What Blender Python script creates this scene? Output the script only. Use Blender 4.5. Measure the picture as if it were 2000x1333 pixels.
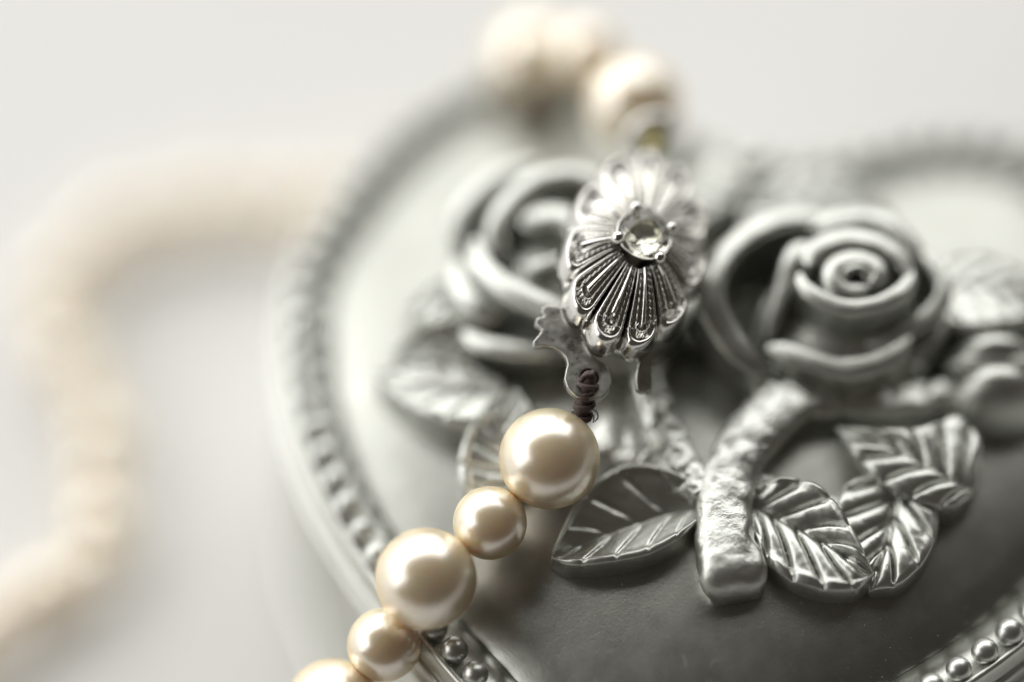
import bpy, bmesh, math, random
import numpy as np
from mathutils import Vector, Matrix, noise

random.seed(7)
S = 0.001                                  # everything below is laid out in millimetres
scene = bpy.context.scene
for o in list(bpy.data.objects):
    bpy.data.objects.remove(o)

# ------------------------------------------------------------------ camera
ELEV = math.radians(56.0)
DIST, FIELD = 300.0, 82.0                  # mm: distance to the aim point, width seen there
AIM = np.array([0.0, 0.0, 36.0])
FWD = np.array([0.0, math.cos(ELEV), -math.sin(ELEV)])
RGT = np.array([1.0, 0.0, 0.0])
UPV = np.cross(RGT, FWD)
EYE = AIM - FWD * DIST
FOCUS = 289.6
cam_data = bpy.data.cameras.new('camera')
cam = bpy.data.objects.new('camera', cam_data)
scene.collection.objects.link(cam)
cam.matrix_world = Matrix((
    (RGT[0], UPV[0], -FWD[0], EYE[0] * S),
    (RGT[1], UPV[1], -FWD[1], EYE[1] * S),
    (RGT[2], UPV[2], -FWD[2], EYE[2] * S),
    (0, 0, 0, 1)))
cam_data.sensor_width = 36.0
cam_data.lens = 36.0 * DIST / FIELD
cam_data.clip_start = 0.005
cam_data.clip_end = 20.0
cam_data.dof.use_dof = True
cam_data.dof.focus_distance = FOCUS * S
cam_data.dof.aperture_fstop = 2.7
cam_data.dof.aperture_blades = 0
scene.camera = cam

# ------------------------------------------------------------------ light
world = bpy.data.worlds.new('World')
scene.world = world
world.use_nodes = True
bg = world.node_tree.nodes['Background']
bg.inputs['Color'].default_value = (1.0, 0.87, 0.68, 1)
bg.inputs['Strength'].default_value = 0.05


def area(name, loc, target, sx, sy, power, col):
    d = bpy.data.lights.new(name, 'AREA')
    d.shape = 'RECTANGLE'
    d.size, d.size_y = sx, sy
    d.energy = power
    d.color = col
    o = bpy.data.objects.new(name, d)
    scene.collection.objects.link(o)
    o.location = loc
    o.rotation_euler = (Vector(target) - Vector(loc)).to_track_quat('-Z', 'Y').to_euler()
    return o


# a tall window behind the table and a second one at its left
area('window_light_back', (-0.14, 0.74, 0.58), (0, 0, 0.03), 1.90, 1.05, 15.8, (1.0, 0.995, 0.965))
area('window_light_left', (-0.85, 0.08, 0.40), (0, 0, 0.03), 1.1, 0.7, 5.5, (1.0, 0.995, 0.97))

scene.view_settings.view_transform = 'Standard'
scene.view_settings.look = 'None'
scene.view_settings.exposure = 0.0
scene.view_settings.gamma = 1.0
scene.view_settings.use_curve_mapping = False
scene.render.engine = 'CYCLES'
scene.cycles.use_denoising = True
scene.cycles.max_bounces = 10
scene.cycles.caustics_refractive = False
scene.cycles.blur_glossy = 0.5
scene.cycles.sample_clamp_indirect = 6.0


# ------------------------------------------------------------------ helpers
def ray(px, py):
    k = FIELD / DIST / 2000.0
    return FWD + RGT * (px - 1000.0) * k + UPV * (666.5 - py) * k


def at(px, py, z):
    """world point (mm) at height z that stands at this place of the picture"""
    d = ray(px, py)
    return EYE + d * ((z - EYE[2]) / d[2])


def on_plane(px, py, p0, n):
    d = ray(px, py)
    return EYE + d * (np.dot(np.array(p0) - EYE, n) / np.dot(d, n))


def unit(v):
    v = np.array(v, float)
    return v / max(np.linalg.norm(v), 1e-12)


def spline(pts, n, closed=False):
    """Catmull-Rom through pts, resampled to n points of even arc length"""
    P = np.array(pts, float)
    m = len(P)
    out = []
    segs = m if closed else m - 1
    for i in range(segs):
        if closed:
            p0, p1, p2, p3 = P[(i - 1) % m], P[i], P[(i + 1) % m], P[(i + 2) % m]
        else:
            p1, p2 = P[i], P[i + 1]
            p0 = P[i - 1] if i > 0 else 2 * p1 - p2
            p3 = P[i + 2] if i + 2 < m else 2 * p2 - p1
        for t in np.linspace(0, 1, 24, endpoint=False):
            out.append(0.5 * (2 * p1 + (p2 - p0) * t + (2 * p0 - 5 * p1 + 4 * p2 - p3) * t * t
                              + (-p0 + 3 * p1 - 3 * p2 + p3) * t ** 3))
    out.append(P[0] if closed else P[-1])
    out = np.array(out)
    L = np.concatenate([[0], np.cumsum(np.linalg.norm(np.diff(out, axis=0), axis=1))])
    s = np.linspace(0, L[-1], n, endpoint=not closed)
    return np.stack([np.interp(s, L, out[:, k]) for k in range(out.shape[1])], 1)


def mesh_obj(name, verts, faces, mat, parent=None, smooth=True, origin=(0, 0, 0)):
    o3 = np.array(origin, float)
    me = bpy.data.meshes.new(name)
    me.from_pydata([tuple((np.array(v, float) - o3) * S) for v in verts], [], [tuple(f) for f in faces])
    me.validate()
    bm = bmesh.new()
    bm.from_mesh(me)
    bmesh.ops.recalc_face_normals(bm, faces=bm.faces)
    bm.to_mesh(me)
    bm.free()
    if smooth:
        me.polygons.foreach_set('use_smooth', [True] * len(me.polygons))
    me.materials.append(mat)
    o = bpy.data.objects.new(name, me)
    scene.collection.objects.link(o)
    o.location = tuple(o3 * S)
    if parent is not None:
        o.parent = parent
        o.matrix_parent_inverse = Matrix.Translation(-world_loc(parent))
    return o


def world_loc(o):
    v = Vector(o.location)
    if o.parent is not None:
        v = v + o.matrix_parent_inverse.to_translation() + world_loc(o.parent)
    return v


def grid_faces(nu, nv, close_u=False, close_v=False, off=0):
    f = []
    for i in range(nu if close_u else nu - 1):
        for j in range(nv if close_v else nv - 1):
            a, b = i * nv + j, ((i + 1) % nu) * nv + j
            c, d = ((i + 1) % nu) * nv + (j + 1) % nv, i * nv + (j + 1) % nv
            f.append((a + off, b + off, c + off, d + off))
    return f


def tube_mesh(path, rad, nseg=12, caps=True):
    P = np.array(path, float)
    n = len(P)
    R = np.full(n, rad) if np.isscalar(rad) else np.array(rad)
    T = np.gradient(P, axis=0)
    V, up = [], np.array([0.12, 0.3, 1.0])
    for i in range(n):
        t = unit(T[i])
        a = unit(np.cross(t, up))
        b = np.cross(a, t)
        up = b
        for k in range(nseg):
            w = 2 * math.pi * k / nseg
            V.append(P[i] + R[i] * (a * math.cos(w) + b * math.sin(w)))
    F = grid_faces(n, nseg, close_v=True)
    if caps:
        F.append(tuple(range(nseg)))
        F.append(tuple((n - 1) * nseg + k for k in range(nseg)))
    return V, F


def empty(name, loc, label, cat):
    o = bpy.data.objects.new(name, None)
    o.empty_display_size = 0.01
    scene.collection.objects.link(o)
    o.location = tuple(np.array(loc) * S)
    o['label'] = label
    o['category'] = cat
    return o


def nz(p, f, seed=0.0):
    return noise.noise(Vector((p[0] * f + seed, p[1] * f - seed * 1.7, p[2] * f + seed * .6)))


# ------------------------------------------------------------------ materials
def new_mat(name):
    m = bpy.data.materials.new(name)
    m.use_nodes = True
    nt = m.node_tree
    return m, nt, nt.nodes['Principled BSDF']


def N(nt, typ, **kw):
    n = nt.nodes.new(typ)
    for k, v in kw.items():
        setattr(n, k, v)
    return n


def obj_coords(nt, scale=(1, 1, 1), rot=(0, 0, 0)):
    tc = N(nt, 'ShaderNodeTexCoord')
    mp = N(nt, 'ShaderNodeMapping')
    mp.inputs['Scale'].default_value = scale
    mp.inputs['Rotation'].default_value = rot
    nt.links.new(tc.outputs['Object'], mp.inputs['Vector'])
    return mp.outputs['Vector']


def noise_tex(nt, vec, scale, detail=4.0, rough=0.6):
    n = N(nt, 'ShaderNodeTexNoise')
    n.inputs['Scale'].default_value = scale
    n.inputs['Detail'].default_value = detail
    n.inputs['Roughness'].default_value = rough
    nt.links.new(vec, n.inputs['Vector'])
    return n.outputs['Fac']


def ramp(nt, fac, stops):
    r = N(nt, 'ShaderNodeValToRGB')
    el = r.color_ramp.elements
    while len(el) < len(stops):
        el.new(0.5)
    for e, (p, c) in zip(el, stops):
        e.position = p
        e.color = (c[0], c[1], c[2], 1) if not np.isscalar(c) else (c, c, c, 1)
    nt.links.new(fac, r.inputs['Fac'])
    return r.outputs['Color']


def bump(nt, height, dist, strength=1.0, normal=None):
    b = N(nt, 'ShaderNodeBump')
    b.inputs['Distance'].default_value = dist
    b.inputs['Strength'].default_value = strength
    nt.links.new(height, b.inputs['Height'])
    if normal is not None:
        nt.links.new(normal, b.inputs['Normal'])
    return b.outputs['Normal']


def pewter(name, base, rough, grain, grain_dist, scratches, metal=.92):
    m, nt, p = new_mat(name)
    v = obj_coords(nt)
    L = nt.links.new
    p.inputs['Metallic'].default_value = metal
    big = noise_tex(nt, v, 260, 6, .7)
    fine = noise_tex(nt, v, grain, 3, .7)
    dark = tuple(c * .9 for c in base)
    lite = tuple(min(1, c * 1.07) for c in base)
    L(ramp(nt, big, [(.3, dark), (.7, lite)]), p.inputs['Base Color'])
    rgh = ramp(nt, noise_tex(nt, v, 420, 4, .65), [(.3, rough * .9), (.7, rough * 1.12)])
    L(rgh, p.inputs['Roughness'])
    nrm = bump(nt, noise_tex(nt, v, 850, 4, .65), 0.00005, .35)
    nrm = bump(nt, fine, grain_dist, .55, nrm)
    if scratches:
        for i, (rz, sc) in enumerate([(.75, 900), (-.55, 700), (1.15, 520)]):
            vec = obj_coords(nt, (1, 1, 1), (0, 0, rz))
            mp2 = N(nt, 'ShaderNodeMapping')
            mp2.inputs['Scale'].default_value = (1, .05, .2)
            L(vec, mp2.inputs['Vector'])
            vec = mp2.outputs['Vector']
            s = ramp(nt, noise_tex(nt, vec, sc * 7.5, 2, .5), [(.66, 0.0), (.76, 1.0)])
            nrm = bump(nt, s, -0.000006, .5, nrm)
    L(nrm, p.inputs['Normal'])
    return m


M_LID = pewter('pewter_lid', (.385, .389, .362), .32, 5200, 0.00002, True)
M_RELIEF = pewter('pewter_relief', (.63, .64, .605), .37, 4200, 0.00003, False)
M_BARK = pewter('pewter_stem', (.66, .67, .635), .36, 1500, 0.00016, False)
M_BASE = pewter('pewter_base', (.60, .61, .575), .38, 3000, 0.00002, False)
M_BEAD = pewter('pewter_bead', (.66, .67, .64), .34, 3500, 0.00001, False)


def silver(name, base, rough, grain, dist):
    m, nt, p = new_mat(name)
    v = obj_coords(nt)
    p.inputs['Base Color'].default_value = (*base, 1)
    p.inputs['Metallic'].default_value = 1.0
    nt.links.new(ramp(nt, noise_tex(nt, v, 1500, 4, .6), [(.3, rough * .7), (.7, rough * 1.4)]), p.inputs['Roughness'])
    nt.links.new(bump(nt, noise_tex(nt, v, grain, 4, .6), dist, .6), p.inputs['Normal'])
    return m


M_SILVER = silver('bright_silver', (.84, .83, .805), .17, 1800, 0.00004)
M_NICKEL = silver('satin_nickel', (.52, .515, .485), .32, 7000, 0.000014)

# pearl: warm body colour under a pale reflecting nacre
M_PEARL, nt, p = new_mat('pearl_nacre')
v = obj_coords(nt)
col = ramp(nt, noise_tex(nt, v, 260, 4, .6), [(.3, (.95, .74, .47)), (.7, (.97, .80, .56))])
nt.links.new(col, p.inputs['Base Color'])
p.inputs['Roughness'].default_value = .45
p.inputs['IOR'].default_value = 1.6
p.inputs['Subsurface Weight'].default_value = 1.0
p.inputs['Subsurface Radius'].default_value = (1.0, .55, .22)
p.inputs['Subsurface Scale'].default_value = .0022
nac = N(nt, 'ShaderNodeBsdfPrincipled')
nac.inputs['Base Color'].default_value = (1.0, .98, .95, 1)
nac.inputs['Metallic'].default_value = 1.0
nac.inputs['Roughness'].default_value = .27
nac.inputs['Specular Tint'].default_value = (1.0, .85, .60, 1)
mx = N(nt, 'ShaderNodeMixShader')
mx.inputs['Fac'].default_value = .54
nt.links.new(p.outputs['BSDF'], mx.inputs[1])
nt.links.new(nac.outputs['BSDF'], mx.inputs[2])
nt.links.new(mx.outputs['Shader'], nt.nodes['Material Output'].inputs['Surface'])
pits = ramp(nt, noise_tex(nt, v, 2600, 2, .5), [(.70, 0.0), (.80, 1.0)])
wav = noise_tex(nt, v, 330, 3, .5)
pn = bump(nt, pits, -0.00002, .5, bump(nt, wav, 0.00004, .35))
nt.links.new(pn, p.inputs['Normal'])
nt.links.new(pn, nac.inputs['Normal'])

M_CRYSTAL, nt, p = new_mat('rhinestone')
p.inputs['Base Color'].default_value = (.97, .965, .86, 1)
p.inputs['Roughness'].default_value = .0
p.inputs['IOR'].default_value = 1.62
p.inputs['Transmission Weight'].default_value = 1.0

M_THREAD, nt, p = new_mat('brown_thread')
v = obj_coords(nt)
nt.links.new(ramp(nt, noise_tex(nt, v, 3500, 3, .6), [(.3, (.030, .014, .012)), (.75, (.10, .052, .042))]), p.inputs['Base Color'])
p.inputs['Roughness'].default_value = .55
p.inputs['Sheen Weight'].default_value = .3
nt.links.new(bump(nt, noise_tex(nt, v, 7000, 2, .6), 0.00006, .8), p.inputs['Normal'])

M_SILK, nt, p = new_mat('olive_silk')
v = obj_coords(nt)
nt.links.new(ramp(nt, noise_tex(nt, v, 3000, 3, .6), [(.3, (.20, .17, .05)), (.7, (.38, .33, .13))]), p.inputs['Base Color'])
p.inputs['Roughness'].default_value = .7

M_TABLE, nt, p = new_mat('white_table')
v = obj_coords(nt)
nt.links.new(ramp(nt, noise_tex(nt, v, 9, 4, .5), [(.3, (.80, .795, .785)), (.7, (.84, .835, .825))]), p.inputs['Base Color'])
p.inputs['Roughness'].default_value = .6
nt.links.new(bump(nt, noise_tex(nt, v, 900, 4, .6), 0.0001, .4), p.inputs['Normal'])

# ------------------------------------------------------------------ table
TV, TF = [], []
nx = 12
for i in range(nx + 1):
    for j in range(nx + 1):
        TV.append((-1100 + 2200 * i / nx, -700 + 2100 * j / nx, 0))
TF = grid_faces(nx + 1, nx + 1)
table = mesh_obj('table_top', TV, TF, M_TABLE)
table['kind'] = 'structure'
table['label'] = 'plain white table top under the box and the pearls'

# ------------------------------------------------------------------ heart outline (bead line)
A_AX = unit([.18, .984])
P_AX = np.array([A_AX[1], -A_AX[0]])
TIP = np.array([9.3, -41.5])
half = [(5, 64.2), (10, 66.7), (15, 68.8), (20, 69.3), (24, 68.0), (29.6, 62), (33.1, 54.3), (34.9, 47.5),
        (34.4, 41), (31, 31), (24.6, 21.4), (14.4, 11.6), (6.5, 5.6)]
loc = [(0, 63.2)] + half + [(0, 3.0)] + [(-s, t) for s, t in half[::-1]]
NO = 480
OUT = spline(loc, NO, closed=True)
OUT = np.array([TIP + P_AX * s + A_AX * t for s, t in OUT])
for _ in range(12):
    OUT = .25 * np.roll(OUT, 1, 0) + .5 * OUT + .25 * np.roll(OUT, -1, 0)
TAN = np.roll(OUT, -1, 0) - np.roll(OUT, 1, 0)
TAN /= np.linalg.norm(TAN, axis=1)[:, None]
NRM = np.stack([TAN[:, 1], -TAN[:, 0]], 1)
CEN = TIP + A_AX * 40.0
if np.mean(np.sum(NRM * (OUT - CEN), 1)) < 0:
    NRM = -NRM
for _ in range(40):
    NRM = .25 * np.roll(NRM, 1, 0) + .5 * NRM + .25 * np.roll(NRM, -1, 0)
NRM /= np.linalg.norm(NRM, axis=1)[:, None]
RIM_Z = 30.5

# puffy dome: the height of a soap film blown up inside the heart
DOME_H = 4.7
INN = OUT - NRM * 2.1
gx = np.arange(INN[:, 0].min() - 1.5, INN[:, 0].max() + 1.5, .5)
gy = np.arange(INN[:, 1].min() - 1.5, INN[:, 1].max() + 1.5, .5)
GX, GY = np.meshgrid(gx, gy, indexing='ij')


def inside(poly, X, Y):
    r = np.zeros(X.shape, bool)
    x1, y1 = poly[:, 0], poly[:, 1]
    x2, y2 = np.roll(x1, -1), np.roll(y1, -1)
    for a, b, c, d in zip(x1, y1, x2, y2):
        if b != d:
            cond = ((b > Y) != (d > Y)) & (X < (c - a) * (Y - b) / (d - b) + a)
            r ^= cond
    return r


MASK = inside(INN, GX, GY)
U = np.zeros(GX.shape)
for it in range(2600):
    V4 = np.zeros_like(U)
    V4[1:-1, 1:-1] = .25 * (U[2:, 1:-1] + U[:-2, 1:-1] + U[1:-1, 2:] + U[1:-1, :-2]) + .25
    U = np.where(MASK, V4, 0)
U /= U.max()


def film(x, y):
    fx = np.clip((x - gx[0]) / .5, 0, len(gx) - 1.001)
    fy = np.clip((y - gy[0]) / .5, 0, len(gy) - 1.001)
    i, j = int(fx), int(fy)
    a, b = fx - i, fy - j
    return (U[i, j] * (1 - a) * (1 - b) + U[i + 1, j] * a * (1 - b) + U[i, j + 1] * (1 - a) * b + U[i + 1, j + 1] * a * b)


def dome(x, y):
    u = film(x, y)
    return RIM_Z - .3 + DOME_H * (max(u, 0) ** .78)


box = empty('jewelry_box', (CEN[0], CEN[1], 0),
            'heart shaped pewter jewelry box with roses and leaves in relief on its domed lid', 'jewelry box')

# lid dome
V, F = [], []
ts = list(1 - np.linspace(0, 1, 64) ** 1.35)
NL = 240
idx = np.arange(0, NO, NO // NL)
for t in ts[:-1]:
    tt = t
    for k in idx:
        q = CEN + (INN[k] - CEN) * tt
        if tt > .92:
            qe = CEN + (INN[k] - CEN) * .92
            z = RIM_Z - .3 + (dome(qe[0], qe[1]) - RIM_Z + .3) * (max(0.0, 1 - tt) / .08) ** .78
        else:
            z = dome(q[0], q[1])
        V.append((q[0], q[1], z))
F = grid_faces(len(ts) - 1, NL, close_v=True)
V.append((CEN[0], CEN[1], dome(*CEN)))
last = (len(ts) - 2) * NL
for k in range(NL):
    F.append((last + k, last + (k + 1) % NL, len(V) - 1))
# smooth the radial heights a little
lid = mesh_obj('lid', V, F, M_LID, box, origin=(CEN[0], CEN[1], RIM_Z))


def sweep(name, prof, mat, parent, step=2):
    V = []
    ids = np.arange(0, NO, step)
    for k in ids:
        for off, z in prof:
            q = OUT[k] + NRM[k] * off
            V.append((q[0], q[1], z))
    return mesh_obj(name, V, grid_faces(len(ids), len(prof), close_u=True), mat, parent, origin=(CEN[0], CEN[1], 0))


def arc(cx, cz, r, a0, a1, n=8):
    return [(cx + r * math.cos(math.radians(a)), cz + r * math.sin(math.radians(a))) for a in np.linspace(a0, a1, n)]


Z = RIM_Z
rim_prof = ([(-2.15, Z - .1), (-2.05, Z - .3), (-1.75, Z - .65), (-1.2, Z - .8), (-.4, Z - .8), (.4, Z - .4), (.9, Z + .05)]
            + arc(1.3, Z - .02, .32, 140, 10, 8)
            + [(1.68, Z - .6), (1.74, Z - 1.2), (1.82, Z - 1.45)]
            + arc(2.0, Z - 1.95, .36, 105, -20, 8) + [(2.28, Z - 2.6), (2.2, Z - 3.2)]
            + arc(2.3, Z - 3.8, .34, 100, -30, 8) + [(2.5, Z - 4.4), (2.2, Z - 4.7)])
sweep('lid_rim', rim_prof, M_BASE, box)
base_prof = ([(1.6, Z - 4.5), (2.0, Z - 4.8), (2.05, Z - 7), (1.95, 18), (1.8, 8), (1.9, 4)]
             + arc(2.0, 2.4, .9, 80, -70, 8) + [(2.0, .8), (2.1, .02), (0.0, .02)])
sweep('box_body', base_prof, M_BASE, box)

# beads round the rim
L = np.concatenate([[0], np.cumsum(np.linalg.norm(np.diff(np.vstack([OUT, OUT[:1]]), axis=0), axis=1))])
per = L[-1]
nb = int(round(per / 2.62))
bm = bmesh.new()
bmesh.ops.create_uvsphere(bm, u_segments=20, v_segments=12, radius=1.12 * S)
bead_me = bpy.data.meshes.new('bead')
bm.to_mesh(bead_me)
bm.free()
bead_me.polygons.foreach_set('use_smooth', [True] * len(bead_me.polygons))
bead_me.materials.append(M_BEAD)
for k in range(nb):
    s = per * k / nb
    q = [np.interp(s, L, np.append(OUT[:, c], OUT[0, c])) for c in (0, 1)]
    o = bpy.data.objects.new('bead', bead_me)
    scene.collection.objects.link(o)
    o.parent = box
    o.matrix_parent_inverse = Matrix.Translation(-world_loc(box))
    o.location = (q[0] * S, q[1] * S, (Z + .28 + random.uniform(-.05, .05)) * S)
    sc = random.uniform(.90, 1.05)
    o.scale = (sc, sc, sc * random.uniform(.92, 1.0))
    o.rotation_euler = (0, 0, random.uniform(0, 6.2))


# ------------------------------------------------------------------ relief: petals, leaves, stems
def petal_wall(rim, center, parent, lip=.8, th=.7, bulge=.8, shrink=.8, foot=None, n=44, name='petal', curl=.35, endz=0.0):
    """a standing petal: a curved wall with a fat rolled lip; rim = [(px, py, z)...]"""
    R = spline([at(*r) for r in rim], n)
    c = np.array(center, float)
    T = np.gradient(R, axis=0)
    V = []
    m = 0
    for i in range(n):
        t = unit([T[i][0], T[i][1], 0])
        o = np.array([t[1], -t[0], 0])
        if i == 0:
            mid = R[n // 2]
            tm = unit([T[n // 2][0], T[n // 2][1], 0])
            om = np.array([tm[1], -tm[0], 0])
            sgn = 1 if np.dot(om[:2], (mid - c)[:2]) > 0 else -1
        o = o * sgn
        u = i / (n - 1)
        tap = min(1.0, .22 + 1.25 * math.sin(math.pi * u) ** .6)
        r = R[i].copy()
        wob = 1 + .07 * nz(r, .35, 3.1)
        lp, h = lip * tap * wob, th * .5 * tap
        bxy = c[:2] + (r[:2] - c[:2]) * shrink
        bz = (dome(bxy[0], bxy[1]) - .6) if foot is None else foot
        b = np.array([bxy[0], bxy[1], min(bz, r[2] - .8)])
        sec = []
        up0 = np.array([0, 0, 1.0])
        for k in np.linspace(0, 1, 10)[:-1]:
            q = b + (r - up0 * 1.6 * lp - b) * k + o * (h + (1.15 * lp - h) * k + bulge * math.sin(math.pi * k ** .85) * (1 - .25 * k))
            sec.append(q)
        up = np.array([0, 0, 1.0])
        for (oo, zz) in ((1.55, -1.25), (1.62, -.85), (1.5, -.5), (1.25, -.25), (.9, -.1), (.5, -.02), (.1, .02), (-.2, -.05), (-.4, -.22), (-.48, -.5), (-.45, -.9)):
            sec.append(r + o * (oo * lp * .95 - .25 * lp) + up * (zz * lp))
        for k in np.linspace(1, 0, 9)[1:]:
            q = b + (r - b) * k + o * (-h + bulge * .7 * math.sin(math.pi * k ** .85) * (1 - .25 * k))
            sec.append(q)
        m = len(sec)
        V += sec
    F = grid_faces(n, m)
    F.append(tuple(range(m)))
    F.append(tuple((n - 1) * m + k for k in range(m)))
    V = [v + .05 * np.array([nz(v, .8, 1), nz(v, .8, 5), nz(v, .8, 9)]) for v in V]
    return mesh_obj(name, V, F, M_RELIEF, parent, origin=R[n // 2])


def mound(name, c, rx, ry, z0, z1, parent, mat=None, power=.55):
    V = []
    nr, na = 12, 40
    for i in range(1, nr + 1):
        t = i / nr
        for k in range(na):
            w = 2 * math.pi * k / na
            V.append((c[0] + rx * t * math.cos(w), c[1] + ry * t * math.sin(w), z0 + (z1 - z0) * (1 - t * t) ** power))
    F = grid_faces(nr, na, close_v=True)
    V.append((c[0], c[1], z1))
    for k in range(na):
        F.append((k, (k + 1) % na, len(V) - 1))
    return mesh_obj(name, V, F, mat or M_RELIEF, parent, origin=c)


def leaf(mid, ea, eb, parent, nveins=6, vein=.35, thick=6.0, rise=0.0, rib=.0, slant=-.36, puff=.25, name='leaf', rimr=.3, nu=110, nv=23):
    """mid, ea, eb: [(px, py, z)...] from stalk to tip: midrib and the two edges"""
    Mi = spline([at(*q) for q in mid], nu)
    E = [spline([at(*q) for q in ea], nu), spline([at(*q) for q in eb], nu)]
    V = []
    cols = 0
    for i in range(nu):
        u = i / (nu - 1)
        row = []
        tipf = min(1, 6 * u + .15, 6 * (1 - u) + .03)
        for side, e in ((0, E[0]), (1, E[1])):
            seq = []
            for j in range(nv):
                v = j / (nv - 1)
                q = Mi[i] * (1 - v) + e[i] * v
                ph = (u + slant * v * (1 - .3 * v)) * nveins + .25 * side
                f = ph - math.floor(ph)
                groove = math.exp(-((min(f, 1 - f)) / .075) ** 2)
                pf = math.sin(math.pi * f) ** .55
                amp = tipf * math.sin(math.pi * min(1, .03 + v * .9)) ** .6
                z = -vein * groove * amp + puff * pf * amp
                z -= rib * 0 if rib == 0 else 0
                if rib > 0:
                    z += rib * math.exp(-(v / .11) ** 2) * tipf
                elif rib < 0:
                    z += rib * math.exp(-(v / .07) ** 2) * tipf
                z += rimr * math.exp(-((v - .93) / .07) ** 2) * tipf
                z += rise * math.sin(math.pi * v) * tipf
                z += .08 * nz(q, .7, side * 4.0) + .03 * nz(q, 2.2, 2.0)
                seq.append(q + np.array([0, 0, z]))
            out = unit(np.append((e[i] - Mi[i])[:2], 0)) if np.linalg.norm((e[i] - Mi[i])[:2]) > 1e-6 else np.zeros(3)
            lastq = seq[-1]
            dz = max(lastq[2] - (dome(lastq[0], lastq[1]) - .6), .4)
            dz = min(dz, thick) if thick else dz
            for (oo, zz) in ((.16, -.10), (.24, -.32), (.24, -.32 - .5 * (dz - .3)), (.12, -dz)):
                seq.append(lastq + out * oo * min(1, tipf + .2) + np.array([0, 0, zz]))
            if side == 0:
                row = seq[::-1]
            else:
                row += seq[1:]
        cols = len(row)
        V += row
    F = grid_faces(nu, cols)
    F.append(tuple(range(cols)))
    F.append(tuple((nu - 1) * cols + k for k in range(cols)))
    return mesh_obj(name, V, F, M_RELIEF, parent, origin=Mi[nu // 2])


def stem(path, widths, parent, drop=4.0, flat=.62, bark=.16, endround=True, name='stem', n=90):
    P = spline([np.append(at(*q), w) for q, w in zip(path, widths)], n)
    T = np.gradient(P[:, :3], axis=0)
    V = []
    m = 30
    Ltot = np.concatenate([[0], np.cumsum(np.linalg.norm(np.diff(P[:, :3], axis=0), axis=1))])
    for i in range(n):
        t = unit(T[i])
        a = unit(np.cross(t, [0, 0, 1]))
        b = np.cross(a, t)
        w = P[i, 3]
        rem = Ltot[-1] - Ltot[i]
        k = 1.0
        sink = 0.0
        if endround and rem < w * .8:
            f = (w * .8 - rem) / (w * .8)
            k = .62 + .38 * math.sqrt(max(0.0, 1 - f * f))
            sink = 1.5 * (1 - math.sqrt(max(0.0, 1 - f * f)))
        for j in range(m):
            an = math.radians(-40 + 260 * j / (m - 1))
            ca, sa = math.cos(an), math.sin(an)
            x = math.copysign(abs(ca) ** .8, ca) * w * k
            y = (math.copysign(abs(sa) ** .75, sa)) * w * flat * (k if sa > 0 else 1)
            q = P[i, :3] + a * x + b * (y - w * flat) - np.array([0, 0, sink])
            d = bark * (nz((q[0] * 1.0, q[1] * 1.0, q[2]), .75, 2.0) + .55 * nz(q, 1.9, 7.0))
            d -= bark * 1.5 * max(0, nz((q[0], q[1] * .6, q[2]), .62, 11.0) - .22) * 2
            q = q + (a * ca + b * sa) * d
            V.append(q)
        V[-m] = V[-m] + np.array([0, 0, -drop])
        V[-1] = V[-1] + np.array([0, 0, -drop])
    F = grid_faces(n, m)
    F.append(tuple(range(m)))
    F.append(tuple((n - 1) * m + j for j in range(m)))
    return mesh_obj(name, V, F, M_BARK, parent, origin=P[n // 2, :3])


# --- right rose
c = at(1664, 548, 43)
rc = np.array([c[0], c[1], 40.0])
rose = mound('rose', (rc[0], rc[1], 36), 8.2, 8.4, 31.5, 40.0, box, power=.4)
rose['label'] = 'open rose with a tight spiral heart, right of the clasp'
petal_wall([(1640, 440, 41.4), (1590, 424, 42.2), (1530, 426, 42.8), (1465, 455, 43.2), (1410, 515, 43), (1398, 575, 42.4), (1428, 645, 41.2), (1470, 695, 40.2), (1500, 730, 38.8)], rc, rose, lip=1.15, shrink=1.0, bulge=.7)
petal_wall([(1494, 676, 39.3), (1530, 676, 39.8), (1590, 692, 40), (1645, 706, 40), (1710, 695, 40.2), (1780, 658, 40.2)], rc, rose, lip=.95, shrink=.78, bulge=1.1)
petal_wall([(1690, 672, 39.2), (1740, 650, 40), (1795, 618, 40.6), (1832, 585, 41), (1838, 548, 41.3), (1812, 508, 41.5), (1770, 478, 41.6)], rc, rose, lip=.72, shrink=.86, bulge=.5)
petal_wall([(1585, 447, 42), (1635, 428, 42.6), (1700, 424, 42.8), (1752, 452, 42.6), (1800, 512, 41.6)], rc, rose, lip=1.0, shrink=.9, bulge=.4)
petal_wall([(1592, 478, 42.8), (1565, 484, 43), (1548, 510, 42.8), (1535, 555, 42), (1515, 610, 40.8), (1500, 660, 39.4)], rc, rose, lip=.8, shrink=.9, bulge=.3)
petal_wall([(1530, 560, 40.8), (1505, 590, 40.2), (1490, 640, 39.4), (1488, 680, 38.6)], rc, rose, lip=.6, shrink=.9, bulge=.3)
petal_wall([(1562, 532, 43.2), (1575, 556, 43.3), (1615, 580, 43.3), (1665, 592, 43.3), (1720, 582, 43.3), (1765, 556, 43.2), (1780, 520, 43)], rc, rose, lip=.7, shrink=.93, bulge=.25)
petal_wall([(1578, 520, 43.4), (1598, 484, 43.8), (1650, 464, 44), (1705, 470, 44), (1752, 500, 43.6), (1772, 535, 43.2)], rc, rose, lip=.95, shrink=.93, bulge=.3)
petal_wall([(1700, 560, 43.2), (1655, 560, 43.6), (1632, 542, 43.9), (1634, 517, 44.1), (1664, 503, 44.2), (1700, 511, 44.1), (1714, 533, 43.9), (1698, 552, 43.6)], at(1668, 533, 44), rose, lip=.78, shrink=.85, bulge=.0)
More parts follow.
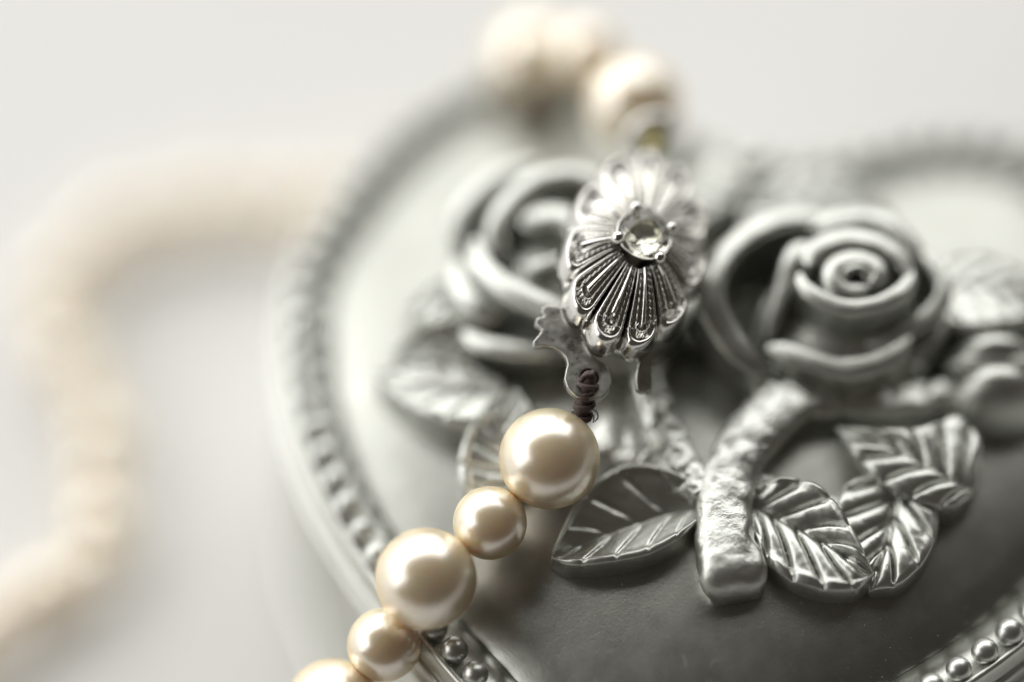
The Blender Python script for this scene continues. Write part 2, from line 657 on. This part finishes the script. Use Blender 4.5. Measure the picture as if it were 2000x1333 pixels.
petal_wall([(1652, 546, 43.6), (1656, 526, 44.0), (1676, 518, 44.1), (1692, 528, 43.9), (1690, 545, 43.5)], at(1668, 537, 44), rose, lip=.42, shrink=.9, bulge=.0, n=24)
petal_wall([(1772, 705, 38.2), (1806, 668, 38.8), (1834, 640, 39), (1846, 600, 39)], rc, rose, lip=.5, shrink=.9, bulge=1.0)

# --- left rose
c = at(1085, 470, 42)
lc = np.array([c[0], c[1], 40.0])
rose = mound('rose', (lc[0], lc[1], 36), 8.0, 7.6, 31.5, 40.0, box, power=.4)
rose['label'] = 'rose half hidden behind the silver clasp'
petal_wall([(1190, 385, 42.4), (1150, 346, 43), (1105, 334, 43.2), (1050, 346, 43.2), (998, 392, 42.8), (975, 450, 42), (990, 500, 40.8)], lc, rose, lip=1.0, shrink=.85, bulge=.6)
petal_wall([(1060, 318, 40), (1004, 325, 40.6), (950, 356, 40.8), (908, 405, 40.4), (890, 462, 39.6)], lc, rose, lip=1.0, shrink=.85, bulge=.6)
petal_wall([(930, 462, 40.2), (945, 505, 41), (985, 545, 41.4), (1040, 572, 41.6), (1105, 598, 41.6), (1170, 602, 41)], lc, rose, lip=1.0, shrink=.82, bulge=.8)
petal_wall([(893, 508, 38.8), (906, 552, 39.4), (935, 586, 39.6), (985, 612, 39)], lc, rose, lip=.95, shrink=.85, bulge=.6)
petal_wall([(1035, 452, 41.8), (1046, 424, 42.4), (1080, 416, 42.8), (1120, 436, 42.8), (1140, 480, 42.4)], lc, rose, lip=1.3, shrink=.8, bulge=.3)
petal_wall([(1030, 515, 41.4), (1070, 508, 41.9), (1120, 492, 42.2), (1170, 490, 42)], lc, rose, lip=.6, shrink=.9, bulge=.3)
petal_wall([(905, 645, 37.6), (945, 662, 38.2), (1000, 672, 38.6), (1060, 678, 38.6), (1120, 672, 38)], lc, rose, lip=.75, shrink=.82, bulge=.7)

petal_wall([(1100, 636, 38.6), (1160, 656, 39.4), (1230, 660, 39.8), (1290, 640, 39.8), (1335, 590, 39.4), (1350, 530, 38.8)], lc, rose, lip=.8, shrink=.95, bulge=.8)  # added petal: its front wall darkens the shaded gap under the clasp

# --- rosebud at the right
c = at(1935, 735, 37)
bc = np.array([c[0], c[1], 36.0])
bud = mound('rosebud', (bc[0] + .6, bc[1] - .6, 35), 5.0, 3.4, 31.0, 38.5, box, power=.5)
bud['label'] = 'plump closed rosebud right of the open rose'
mound('petal', (bc[0] + .4, bc[1] + 1.9, 35), 4.9, 2.6, 31.0, 39.3, bud, power=.5)
petal_wall([(1846, 712, 37.0), (1880, 700, 37.9), (1935, 694, 38.5), (1990, 700, 38.3), (2040, 722, 37.6)], bc + np.array([0, 4, 0]), bud, lip=.6, shrink=1.0, bulge=.9, foot=31.5, th=.9)
c = at(1470, 318, 37)
bud = mound('rosebud', (c[0], c[1], 35), 3.0, 2.8, 31.0, 38.2, box, power=.5)
bud['label'] = 'small dark bud at the notch of the heart'
petal_wall([(1430, 330, 37.5), (1455, 345, 38), (1490, 345, 38), (1515, 325, 37.5)], (c[0], c[1], 36), bud, lip=.5, shrink=.9, bulge=.3)

# --- leaves
lf = leaf([(1368, 985, 35.2), (1300, 1006, 35.0), (1200, 1040, 34.6), (1125, 1068, 34.3), (1078, 1086, 34.4)],
          [(1366, 957, 36.4), (1320, 926, 36.9), (1255, 908, 37.0), (1195, 922, 36.7), (1130, 985, 35.8), (1078, 1080, 34.8)],
          [(1366, 1012, 36.2), (1320, 1050, 36.3), (1260, 1078, 36.2), (1180, 1094, 35.8), (1115, 1098, 35.3), (1078, 1090, 34.8)],
          box, nveins=5, vein=.22, puff=.12, rib=-.15, rimr=.22, thick=6.0)
lf['label'] = 'hollow pointed leaf below the largest front pearl'
lf = leaf([(1742, 925, 34.9), (1748, 985, 35.0), (1732, 1060, 34.8), (1712, 1110, 34.5), (1700, 1148, 34.1)],
          [(1700, 925, 35.4), (1652, 955, 36.0), (1640, 1015, 35.9), (1660, 1085, 35.2), (1698, 1148, 34.2)],
          [(1786, 950, 35.2), (1826, 1005, 35.1), (1812, 1075, 34.9), (1762, 1132, 34.5), (1704, 1152, 34.1)],
          box, nveins=4.5, vein=.4, puff=.62, rib=-.2, rimr=.05, slant=-.36)
lf['label'] = 'broad leaf with deep veins pointing to the front, right of the thick stem'
lf = leaf([(1470, 992, 35.4), (1530, 1018, 35.5), (1600, 1054, 35.4), (1660, 1092, 35.2), (1700, 1120, 34.9)],
          [(1474, 955, 36.4), (1535, 937, 37.0), (1602, 957, 37.2), (1650, 1015, 36.8), (1682, 1075, 36.0), (1704, 1116, 35.1)],
          [(1470, 1035, 35.6), (1492, 1090, 35.3), (1545, 1130, 35.2), (1620, 1150, 35.1), (1675, 1146, 35.0), (1704, 1124, 34.9)],
          box, nveins=5, vein=.45, puff=.66, rib=-.25, rimr=.30, slant=-.42)
lf['label'] = 'veined leaf with a raised upper edge touching the thick stem on its right'
lf = leaf([(1900, 958, 35.4), (1853, 936, 36.2), (1798, 904, 36.6), (1735, 872, 36.7), (1680, 855, 36.7), (1634, 838, 36.5)],
          [(1915, 920, 35.6), (1912, 862, 36.2), (1868, 818, 36.8), (1800, 838, 37.1), (1715, 842, 37.0), (1636, 835, 36.6)],
          [(1900, 965, 35.4), (1860, 985, 35.6), (1800, 976, 36.0), (1730, 940, 36.4), (1670, 886, 36.6), (1636, 842, 36.5)],
          box, nveins=5.5, vein=.45, puff=.62, rib=-.25, rimr=.05, slant=-.36)
lf['label'] = 'small leaf with puffed segments below the rosebud'
lf = leaf([(985, 770, 36.2), (900, 768, 36.0), (820, 756, 35.6), (735, 735, 34.6)],
          [(980, 742, 36.6), (900, 712, 36.4), (820, 704, 36.0), (735, 730, 34.8)],
          [(985, 806, 36.8), (910, 826, 36.8), (830, 806, 36.4), (775, 775, 35.8), (735, 740, 34.8)],
          box, nveins=5, vein=.2, puff=.1, rib=-.2, rimr=.35, thick=6.0)
lf['label'] = 'long smooth leaf pointing left below the hidden rose'
lf = leaf([(930, 668, 37.0), (850, 668, 36.6), (770, 690, 35.2)],
          [(930, 628, 37.6), (870, 630, 37.6), (815, 650, 37.0), (770, 688, 35.4)],
          [(930, 708, 36.0), (850, 706, 35.8), (770, 694, 35.2)],
          box, nveins=4, vein=.2, puff=.1, rib=-.2, rimr=.3, thick=6.0)
lf['label'] = 'short leaf at the left below the hidden rose'
lf = leaf([(930, 600, 36.6), (860, 590, 36.4), (795, 612, 35.0)],
          [(930, 560, 37.2), (860, 552, 36.8), (795, 608, 35.2)],
          [(930, 640, 36.2), (850, 630, 36.0), (795, 616, 35.0)],
          box, nveins=4, vein=.2, puff=.1, rib=-.2, rimr=.3)
lf['label'] = 'small leaf tucked at the left side of the hidden rose'
lf = leaf([(1045, 960, 34.6), (1000, 900, 35.6), (985, 840, 36.2), (1003, 760, 36.4)],
          [(1000, 985, 34.4), (915, 960, 35.0), (902, 890, 36.0), (935, 815, 36.8), (1001, 757, 36.6)],
          [(1090, 940, 34.8), (1090, 880, 35.6), (1050, 820, 36.2), (1006, 758, 36.4)],
          box, nveins=6, vein=.5, puff=.4, rib=-.1, rimr=.35, slant=-.36)
lf['label'] = 'veined leaf behind the largest front pearl'
lf = leaf([(1450, 430, 37.2), (1540, 390, 37.6), (1640, 385, 37.4), (1745, 430, 36.6)],
          [(1460, 380, 36.8), (1550, 345, 36.8), (1660, 350, 36.6), (1745, 425, 36.4)],
          [(1470, 470, 37.4), (1560, 430, 37.6), (1650, 420, 37.4), (1745, 435, 36.6)],
          box, nveins=7, vein=.4, puff=.3, rib=.2, rimr=.05)
lf['label'] = 'blurred leaf behind the open rose'
lf = leaf([(1825, 570, 37.6), (1900, 560, 37.8), (1990, 578, 37.2), (2060, 620, 36)],
          [(1830, 520, 37.4), (1900, 500, 37.4), (1990, 530, 36.8), (2060, 615, 36)],
          [(1835, 630, 38.2), (1910, 640, 38.4), (1990, 625, 37.6), (2060, 624, 36)],
          box, nveins=5, vein=.3, puff=.2, rib=-.2, rimr=.25)
lf['label'] = 'smooth leaf behind the closed rosebud'
lf = leaf([(1330, 400, 37.5), (1390, 360, 37.8), (1450, 345, 37.4)],
          [(1330, 350, 37.2), (1390, 310, 37.2), (1450, 335, 37.2)],
          [(1350, 440, 37.4), (1420, 400, 37.6), (1455, 352, 37.2)],
          box, nveins=4, vein=.2, puff=.2, rib=.0, rimr=.1)
lf['label'] = 'small leaf beside the clasp at the notch of the heart'

# --- stems
st = stem([(1890, 752, 36.0), (1790, 768, 36.8), (1690, 772, 37.1), (1612, 764, 37.5), (1552, 768, 38.0), (1500, 805, 37.9), (1446, 872, 37.6), (1420, 940, 37.3), (1416, 1010, 37.1), (1428, 1075, 37.0), (1444, 1142, 36.7)],
          [1.4, 1.5, 1.6, 1.8, 2.1, 2.3, 2.25, 2.25, 2.35, 2.6, 2.75], box, drop=4.0, flat=.6, bark=.17, n=120)
st['label'] = 'thick bark stem of the open rose, cut off at the front'
st = stem([(1512, 722, 37.0), (1506, 752, 37.9), (1490, 795, 37.9), (1462, 850, 37.4)], [1.1, 1.15, 1.2, 1.0], box, drop=4.0, flat=.6, bark=.17, endround=False)
st['label'] = 'short fork at the top of the thick stem'
st = stem([(1165, 820, 35.0), (1230, 850, 35.6), (1300, 892, 36.2), (1376, 950, 36.6)], [2.6, 2.6, 2.2, 1.5], box, drop=4.0, bark=.36, endround=False)
st['label'] = 'rough flat stem joining the thick stem from the left'
st = stem([(1262, 690, 37.6), (1275, 760, 37.4), (1305, 840, 37.0), (1345, 905, 36.9), (1378, 955, 36.8)], [1.3, 1.35, 1.3, 1.2, 1.1], box, drop=4.0, bark=.25, endround=False)
st['label'] = 'thin stem of the hidden rose under the clasp'
st = stem([(1640, 985, 34.6), (1560, 965, 35.0), (1500, 940, 35.6), (1460, 930, 36.0)], [.7, .7, .7, .7], box, drop=4.0, bark=.1, endround=False)
st['label'] = 'thin stalk of the broad round leaf'

# ------------------------------------------------------------------ pearl necklace
RB, RS = 3.92, 2.86
neck = empty('pearl_necklace', (-30, 10, 0), 'strand of cream pearls with silver flower clasp draped over the box', 'necklace')


def sphere_mesh(name, r, mat):
    bm = bmesh.new()
    bmesh.ops.create_uvsphere(bm, u_segments=64, v_segments=40, radius=r * S)
    for v in bm.verts:
        v.co *= 1 + .006 * noise.noise(v.co * 260)
    me = bpy.data.meshes.new(name)
    bm.to_mesh(me)
    bm.free()
    me.polygons.foreach_set('use_smooth', [True] * len(me.polygons))
    me.materials.append(mat)
    return me


PB, PS = sphere_mesh('pearl', RB, M_PEARL), sphere_mesh('pearl', RS, M_PEARL)


def pearl(c, big):
    o = bpy.data.objects.new('pearl', PB if big else PS)
    scene.collection.objects.link(o)
    o.parent = neck
    o.matrix_parent_inverse = Matrix.Translation(-world_loc(neck))
    o.location = tuple(np.array(c) * S)
    o.rotation_euler = (random.uniform(0, 6), random.uniform(0, 6), random.uniform(0, 6))
    return o


p1 = at(1073, 896, 39.4)
p2 = at(957, 1022, 36.9)
p3 = at(832, 1131, 35.9)
p4 = at(750, 1260, 30.6)
p5 = at(652, 1385, 27.0)
t1 = at(1238, 205, 39.6)
t2 = at(1143, 108, 37.0)
t3 = at(1040, 118, 33.6)
for c, b in ((p1, 1), (p2, 0), (p3, 1), (p4, 0), (p5, 1), (t1, 1), (t2, 0), (t3, 1)):
    pearl(c, b)


def strand(path, start_big, s0=0.0, size=1.0):
    """pearls threaded one against the next along a path"""
    P = spline(path, 900)
    Ls = np.concatenate([[0], np.cumsum(np.linalg.norm(np.diff(P, axis=0), axis=1))])
    s, big = s0, start_big
    while s < Ls[-1]:
        c = np.array([np.interp(s, Ls, P[:, k]) for k in range(3)])
        c[2] = max(c[2], (RB if big else RS) * size)
        pearl(c, big).scale = (size, size, size)
        s += (RB + RS) * size
        big = not big


def tb(px, py):
    return at(px, py, 3.4)


table_path = [t3, np.array([3.5, 37, 27]), np.array([3, 38, 19]), np.array([-1, 38.5, 12]), np.array([-8, 38.5, 5]), np.array([-15, 38, 3.4]), tb(575, 398), tb(480, 392), tb(380, 398), tb(290, 415), tb(205, 450),
              tb(130, 520), tb(97, 590), tb(125, 680), tb(178, 770), tb(200, 850), tb(185, 930), tb(200, 1015), tb(190, 1085), tb(120, 1140),
              tb(50, 1172), tb(-40, 1230), tb(-130, 1330), tb(-80, 1480), tb(60, 1580), tb(200, 1620)]
strand(table_path, False, RB + RS, .66)
q5 = np.array([-17.6, -29.6, 22.5])
strand([p5, q5, np.array([-20, -30.5, 15]), np.array([-22.5, -32, 8]), np.array([-27, -32.5, 3.8])], False, RB + RS)

# ------------------------------------------------------------------ clasp
CO = at(1238, 494, 44.8)
n_ = unit([math.sin(math.radians(15)), -math.sin(math.radians(6)), 1.0])
l_ = unit(np.array([.20, .98, 0]) - n_ * np.dot([.20, .98, 0], n_))
r_ = np.cross(l_, n_)
CA, CB, CH = 9.5, 5.8, 2.4


def cl(x, y, z):
    return CO + r_ * x + l_ * y + n_ * z


# backing box of the clasp, scalloped like the petals above it
V = []
na = 144
secs = [(.55, -2.6), (.80, -2.6), (.88, -2.3), (.90, -1.5), (.93, -.9), (.90, -.6), (.4, -.2)]
for (sc, z) in secs:
    for k in range(na):
        w = 2 * math.pi * k / na
        lob = 1 + .045 * (abs(math.cos(5.5 * (w + math.radians(100)))) - .5)
        V.append(cl(CB * sc * lob * math.cos(w), CA * sc * lob * math.sin(w), z))
F = grid_faces(len(secs), na, close_v=True)
F.append(tuple(range(na)))
F.append(tuple((len(secs) - 1) * na + k for k in range(na)))
clasp = mesh_obj('clasp', V, F, M_SILVER, neck, origin=CO)
clasp['label'] = 'oval silver flower clasp with filigree petals and a clear stone'


def dome_c(rho):
    return CH * (1 - rho ** 2.2) ** .9 if rho < 1 else 0.0


RHO0 = .30
prof_t = [0, .05, .12, .20, .28, .35, .43, .50, .57, .64, .72, .80, .88, 1.0]
prof_h = [-.75, -.12, .26, .38, .28, -.10, -.55, -.20, .12, -.18, -.58, -.24, .06, .12]
PT = np.linspace(0, 1, 30)
PH = np.interp(PT, prof_t, prof_h)
for k in range(11):
    th = math.radians(-100 + 360 / 11 * k)
    dth = math.radians(16.8)
    pts = []
    rc_, rt = .80, 1.0
    ss = np.linspace(0, 1, 210)
    side = (rc_ - RHO0)
    tot = 2 * side + .34
    for s in ss:
        d = s * tot
        if d < side:
            pts.append((RHO0 + d, -1.0, RHO0 + d))
        elif d < side + .34:
            a = math.pi * (d - side) / .34
            pts.append((rc_ + (rt - rc_) * math.sin(a) ** .85, -math.cos(a), rc_ - .03))
        else:
            r = RHO0 + (tot - d)
            pts.append((r, 1.0, r))
    V = []
    nj = len(PT) + 3
    for (rho, dl, core) in pts:
        taper = lambda r_: .86 + .14 * min(1, (r_ - RHO0) / .3)
        col = []

        def mp(rh, de, zz):
            w = th + de * dth
            return cl(CB * rh * math.cos(w), CA * rh * math.sin(w), zz)
        # distance along the U in mm for the beading
        for j, t in enumerate(PT):
            rh = rho + (min(core, rc_ - .05) - rho) * t if rho > rc_ else rho
            if rho > rc_:
                rh = rho + ((rc_ - .06) - rho) * t
            de = dl * (1 - t)
            wfac = min(1.0, .75 + (rh - RHO0) * 1.5)
            h = PH[j] * wfac
            z = dome_c(rh) + h
            # lobed swell of the whole petal
            z += .85 * wfac * (1 - de * de) - .35
            if .44 < t < .62:
                q = mp(rh, de, 0)
                arcl = (rho if rho <= rc_ else rc_) * 7.5 + (0 if rho <= rc_ else (math.acos(max(-1, min(1, -dl)))) * 1.1)
                if dl > 0 and rho <= rc_:
                    arcl = -arcl
                z += .20 * wfac * (math.sin(arcl * 2 * math.pi / .48)) * math.exp(-((t - .54) / .05) ** 2)
            col.append(mp(rh, de, z + .03 * nz(mp(rh, de, z), 1.6, k)))
        q0r = rho
        sk = []
        for (ex, zz) in ((-.10, -1.45), (-.02, -1.25), (.012, -1.0)):
            sk.append(mp(q0r + ex * (1 if rho > rc_ else 0), dl * (1.0 if rho > rc_ else .99), dome_c(min(q0r, 1)) + zz))
        V += sk + col
    F = grid_faces(len(pts), nj)
    mesh_obj('petal', V, F, M_SILVER, clasp, origin=cl(CB * .7 * math.cos(th), CA * .7 * math.sin(th), 1))

# stone setting: round cup, four claws, faceted stone
SZ = CH - .45
V = []
na = 48
secs = [(1.6, -1.9), (1.8, -.5), (2.0, .25), (2.18, .85), (2.22, .98), (2.14, 1.02), (2.04, .9), (1.9, .35), (1.5, -.2), (0.3, -.3)]
for (r, z) in secs:
    for k in range(na):
        w = 2 * math.pi * k / na
        V.append(cl(r * math.cos(w), r * math.sin(w), SZ + z))
F = grid_faces(len(secs), na, close_v=True)
mesh_obj('stone_setting', V, F, M_SILVER, clasp, origin=cl(0, 0, SZ))
bm = bmesh.new()


def ring(r, z, n, off):
    return [bm.verts.new(tuple((cl(r * math.cos(2 * math.pi * (k + off) / n), r * math.sin(2 * math.pi * (k + off) / n), SZ + z) - CO) * S)) for k in range(n)]


for rr in (ring(1.1, 1.62, 8, 0), ring(1.56, 1.36, 8, .5), ring(2.0, .98, 16, 0), ring(2.0, .88, 16, 0), ring(1.2, .1, 8, 0.5)):
    pass
bm.verts.new(tuple((cl(0, 0, SZ - .25) - CO) * S))
hull = bmesh.ops.convex_hull(bm, input=bm.verts)
bmesh.ops.dissolve_limit(bm, angle_limit=.02, verts=bm.verts, edges=bm.edges)
bmesh.ops.recalc_face_normals(bm, faces=bm.faces)
me = bpy.data.meshes.new('stone')
bm.to_mesh(me)
bm.free()
me.materials.append(M_CRYSTAL)
stone = bpy.data.objects.new('stone', me)
scene.collection.objects.link(stone)
stone.parent = clasp
stone.matrix_parent_inverse = Matrix.Translation(-world_loc(clasp))
stone.location = tuple(CO * S)
stone['label'] = 'clear faceted stone with a pale yellow tint'
for a in (120, 210, 312, 32):
    w = math.radians(a)
    path = [cl(rr * math.cos(w), rr * math.sin(w), SZ + z) for rr, z in ((2.0, -.9), (2.28, .2), (2.38, .95), (2.2, 1.33), (1.92, 1.42))]
    P = spline(path, 16)
    V, F = tube_mesh(P, [.32] * 10 + [.38, .46, .5, .5, .40, .15], 12)
    mesh_obj('claw', V, F, M_SILVER, clasp, origin=path[2])

# hook plate: flat cut sheet, a notched head and an eye at the bottom
HZ = at(1150, 742, 42.6)
hn = unit([.10, -.22, 1.0])
hx = unit(np.array([1.0, 0, 0]) - hn * hn[0])
hy = np.cross(hn, hx)


def hp(zx, zy):
    q = on_plane(1000 + zx / 3.702, 460 + zy / 3.702, HZ, hn) - HZ
    return (float(np.dot(q, hx)) * S, float(np.dot(q, hy)) * S)


outline = [(222, 545), (250, 528), (300, 532), (360, 548), (420, 580), (455, 630), (480, 700), (505, 770), (530, 830), (565, 880), (610, 918), (660, 945), (698, 995),
           (712, 1060), (692, 1130), (645, 1178), (560, 1196), (470, 1172), (410, 1120), (384, 1050), (396, 985), (408, 945), (395, 892), (355, 842),
           (305, 812), (235, 800), (168, 806), (158, 785), (205, 728), (226, 692), (205, 668), (174, 645), (184, 618), (232, 606), (240, 588), (224, 570)]
cu = bpy.data.curves.new('hook_plate', 'CURVE')
cu.dimensions = '2D'
cu.fill_mode = 'BOTH'
cu.extrude = .32 * S
cu.bevel_depth = .10 * S
cu.bevel_resolution = 2
sp = cu.splines.new('POLY')
sp.points.add(len(outline) - 1)
for pt, q in zip(sp.points, outline):
    x, y = hp(*q)
    pt.co = (x, y, 0, 1)
sp.use_cyclic_u = True
hc = np.array(hp(552, 1040))
sp = cu.splines.new('POLY')
sp.points.add(31)
for k, pt in enumerate(sp.points):
    w = 2 * math.pi * k / 32
    pt.co = (hc[0] + .80 * S * math.cos(w), hc[1] + .80 * S * math.sin(w), 0, 1)
sp.use_cyclic_u = True
tmp = bpy.data.objects.new('tmp', cu)
me = bpy.data.meshes.new_from_object(tmp)
bpy.data.objects.remove(tmp)
Rm = Matrix(((hx[0], hy[0], hn[0]), (hx[1], hy[1], hn[1]), (hx[2], hy[2], hn[2]))).to_4x4()
me.transform(Rm)
me.materials.clear()
me.materials.append(M_NICKEL)
hook = bpy.data.objects.new('hook_plate', me)
scene.collection.objects.link(hook)
hook.parent = neck
hook.matrix_parent_inverse = Matrix.Translation(-world_loc(neck))
hook.location = tuple(HZ * S)
hook['label'] = 'flat notched hook plate with a threading eye'

# spring tongue under the clasp
V = []
tp = [at(1262, 660, 43.0), at(1260, 700, 42.6), at(1257, 735, 42.0), at(1257, 768, 41.4)]
P = spline(tp, 24)
for i, q in enumerate(P):
    u = i / 23
    w = .52 + .12 * math.sin(math.pi * min(1, max(0, (u - .55) / .45))) - (.25 if i == 23 else 0)
    for (dx, dz) in ((-w, -.22), (-w, .12), (-w * .8, .2), (w * .8, .2), (w, .12), (w, -.22)):
        V.append(q + np.array([dx, 0, dz]))
F = grid_faces(24, 6, close_v=True) + [tuple(range(6)), tuple(23 * 6 + k for k in range(6))]
mesh_obj('tongue', V, F, M_NICKEL, clasp, origin=P[12], smooth=False)
# pivot bar between hook plate and clasp
V, F = tube_mesh(spline([at(1135, 690, 42.6), at(1160, 682, 42.9), at(1195, 676, 43.2)], 12), .55, 14)
mesh_obj('pivot_bar', V, F, M_SILVER, clasp, origin=at(1160, 682, 42.9))

# thread wound between the eye and the first pearl
h0 = HZ + hx * (hc[0] / S) + hy * (hc[1] / S) + hn * .30 - hy * .15
end = p1 + unit(at(1140, 812, 40.6) - p1) * (RB - .1)
core = spline([h0 + hn * -.6 + hy * .1, h0 + hn * .25, h0 * .55 + end * .45 + hn * .25, end], 40)
V, F = tube_mesh(core, .58, 16)
coil = mesh_obj('thread_coil', V, F, M_THREAD, neck, origin=core[20])
coil['label'] = 'dark brown thread wound round the link'
nturn, npt = 9.0, 420
hel = []
for i in range(npt):
    u = i / (npt - 1)
    x = u * 39
    j = min(int(x), 38)
    q = core[j] * (1 - (x - j)) + core[j + 1] * (x - j)
    t = unit(core[min(j + 1, 39)] - core[max(j - 1, 0)])
    a = unit(np.cross(t, [1, .2, 0]))
    b = np.cross(t, a)
    w = 2 * math.pi * nturn * u + .5 * math.sin(u * 9)
    rr = .70 + .07 * math.sin(u * 23) + .03 * math.sin(u * 61)
    hel.append(q + (a * math.cos(w) + b * math.sin(w)) * rr + t * .14 * math.sin(w * .5 + 2 * u))
V, F = tube_mesh(hel, .175, 8)
mesh_obj('winding', V, F, M_THREAD, coil, origin=core[20])
# loose ends
for pts in ([(1158, 800, 41.2), (1166, 806, 41.3), (1168, 816, 41.2), (1162, 824, 41)], [(1150, 806, 41), (1154, 818, 41), (1152, 824, 41)], [(1156, 806, 41), (1160, 815, 41.1), (1159, 826, 41.1)]):
    V, F = tube_mesh(spline([at(*q) for q in pts], 14), .05, 6)
    mesh_obj('loose_end', V, F, M_THREAD, coil, origin=at(*pts[0]))
V, F = tube_mesh(spline([end + (end - p1) * .03, end - (end - p1) * .05], 6), .55, 12)
mesh_obj('knot', V, F, M_SILK, neck, origin=end)
# knots and silk between the pearls in front
for a, b, ra in ((p1, p2, RB), (p3, p2, RB), (p3, p4, RB), (p5, p4, RB)):
    d = unit(b - a)
    V, F = tube_mesh([a + d * (ra - .4), a + d * (ra + .4)], .3, 10)
    mesh_obj('silk_link', V, F, M_SILK, neck, origin=a + d * ra)

# rear link: a silver ring and olive silk before the first rear pearl
back = cl(0, CA * .9, -1.2)
rc2 = at(1268, 262, 42.5)
pth = []
ax1, ax2 = unit([1, .3, .15]), unit([0, .45, .9])
for k in range(40):
    w = 2 * math.pi * k / 40
    pth.append(rc2 + ax1 * 1.65 * math.cos(w) + ax2 * 1.25 * math.sin(w))
P = np.array(pth)
V = []
for i in range(40):
    t = unit(P[(i + 1) % 40] - P[i - 1])
    a = unit(P[i] - rc2)
    b = np.cross(t, a)
    for k in range(12):
        w = 2 * math.pi * k / 12
        V.append(P[i] + .62 * (a * math.cos(w) + b * math.sin(w)))
ringo = mesh_obj('link_ring', V, grid_faces(40, 12, close_u=True, close_v=True), M_SILVER, neck, origin=rc2)
V, F = tube_mesh(spline([t1 + unit(rc2 - t1) * (RB - .3), rc2 + np.array([.5, 0, .2]), back], 20), .75, 12)
mesh_obj('silk_link', V, F, M_SILK, neck, origin=rc2)

# dust and lint lying on the front of the lid
V, F = [], []
rnd = random.Random(3)
while len(V) < 620 * 4:
    x, y = rnd.uniform(-6, 40), rnd.uniform(-38, -12)
    if film(x, y) < .04:
        continue
    r = rnd.choice((.025, .03, .04, .055)) * rnd.uniform(.7, 1.3)
    c = np.array([x, y, dome(x, y) + .015])
    i0 = len(V)
    for a in (0, 2.1, 4.2):
        a += rnd.uniform(-.4, .4)
        V.append(c + np.array([r * math.cos(a), r * math.sin(a), 0]))
    V.append(c + np.array([0, 0, r * 1.2]))
    F += [(i0, i0 + 1, i0 + 2), (i0, i0 + 1, i0 + 3), (i0 + 1, i0 + 2, i0 + 3), (i0 + 2, i0, i0 + 3)]
for _ in range(9):
    x, y = rnd.uniform(2, 34), rnd.uniform(-34, -22)
    a = rnd.uniform(0, 6.28)
    pts = []
    for k in range(4):
        a += rnd.uniform(-.7, .7)
        x, y = x + .35 * math.cos(a), y + .35 * math.sin(a)
        pts.append((x, y, dome(x, y) + .03))
    tv, tf = tube_mesh(spline(pts, 8), .016, 5)
    i0 = len(V)
    V += list(tv)
    F += [tuple(i0 + q for q in f) for f in tf]
M_DUST, nt, p = new_mat('dust')
p.inputs['Base Color'].default_value = (.7, .68, .64, 1)
p.inputs['Roughness'].default_value = .9
dust = mesh_obj('dust', V, F, M_DUST, box, smooth=False)
dust['kind'] = 'stuff'
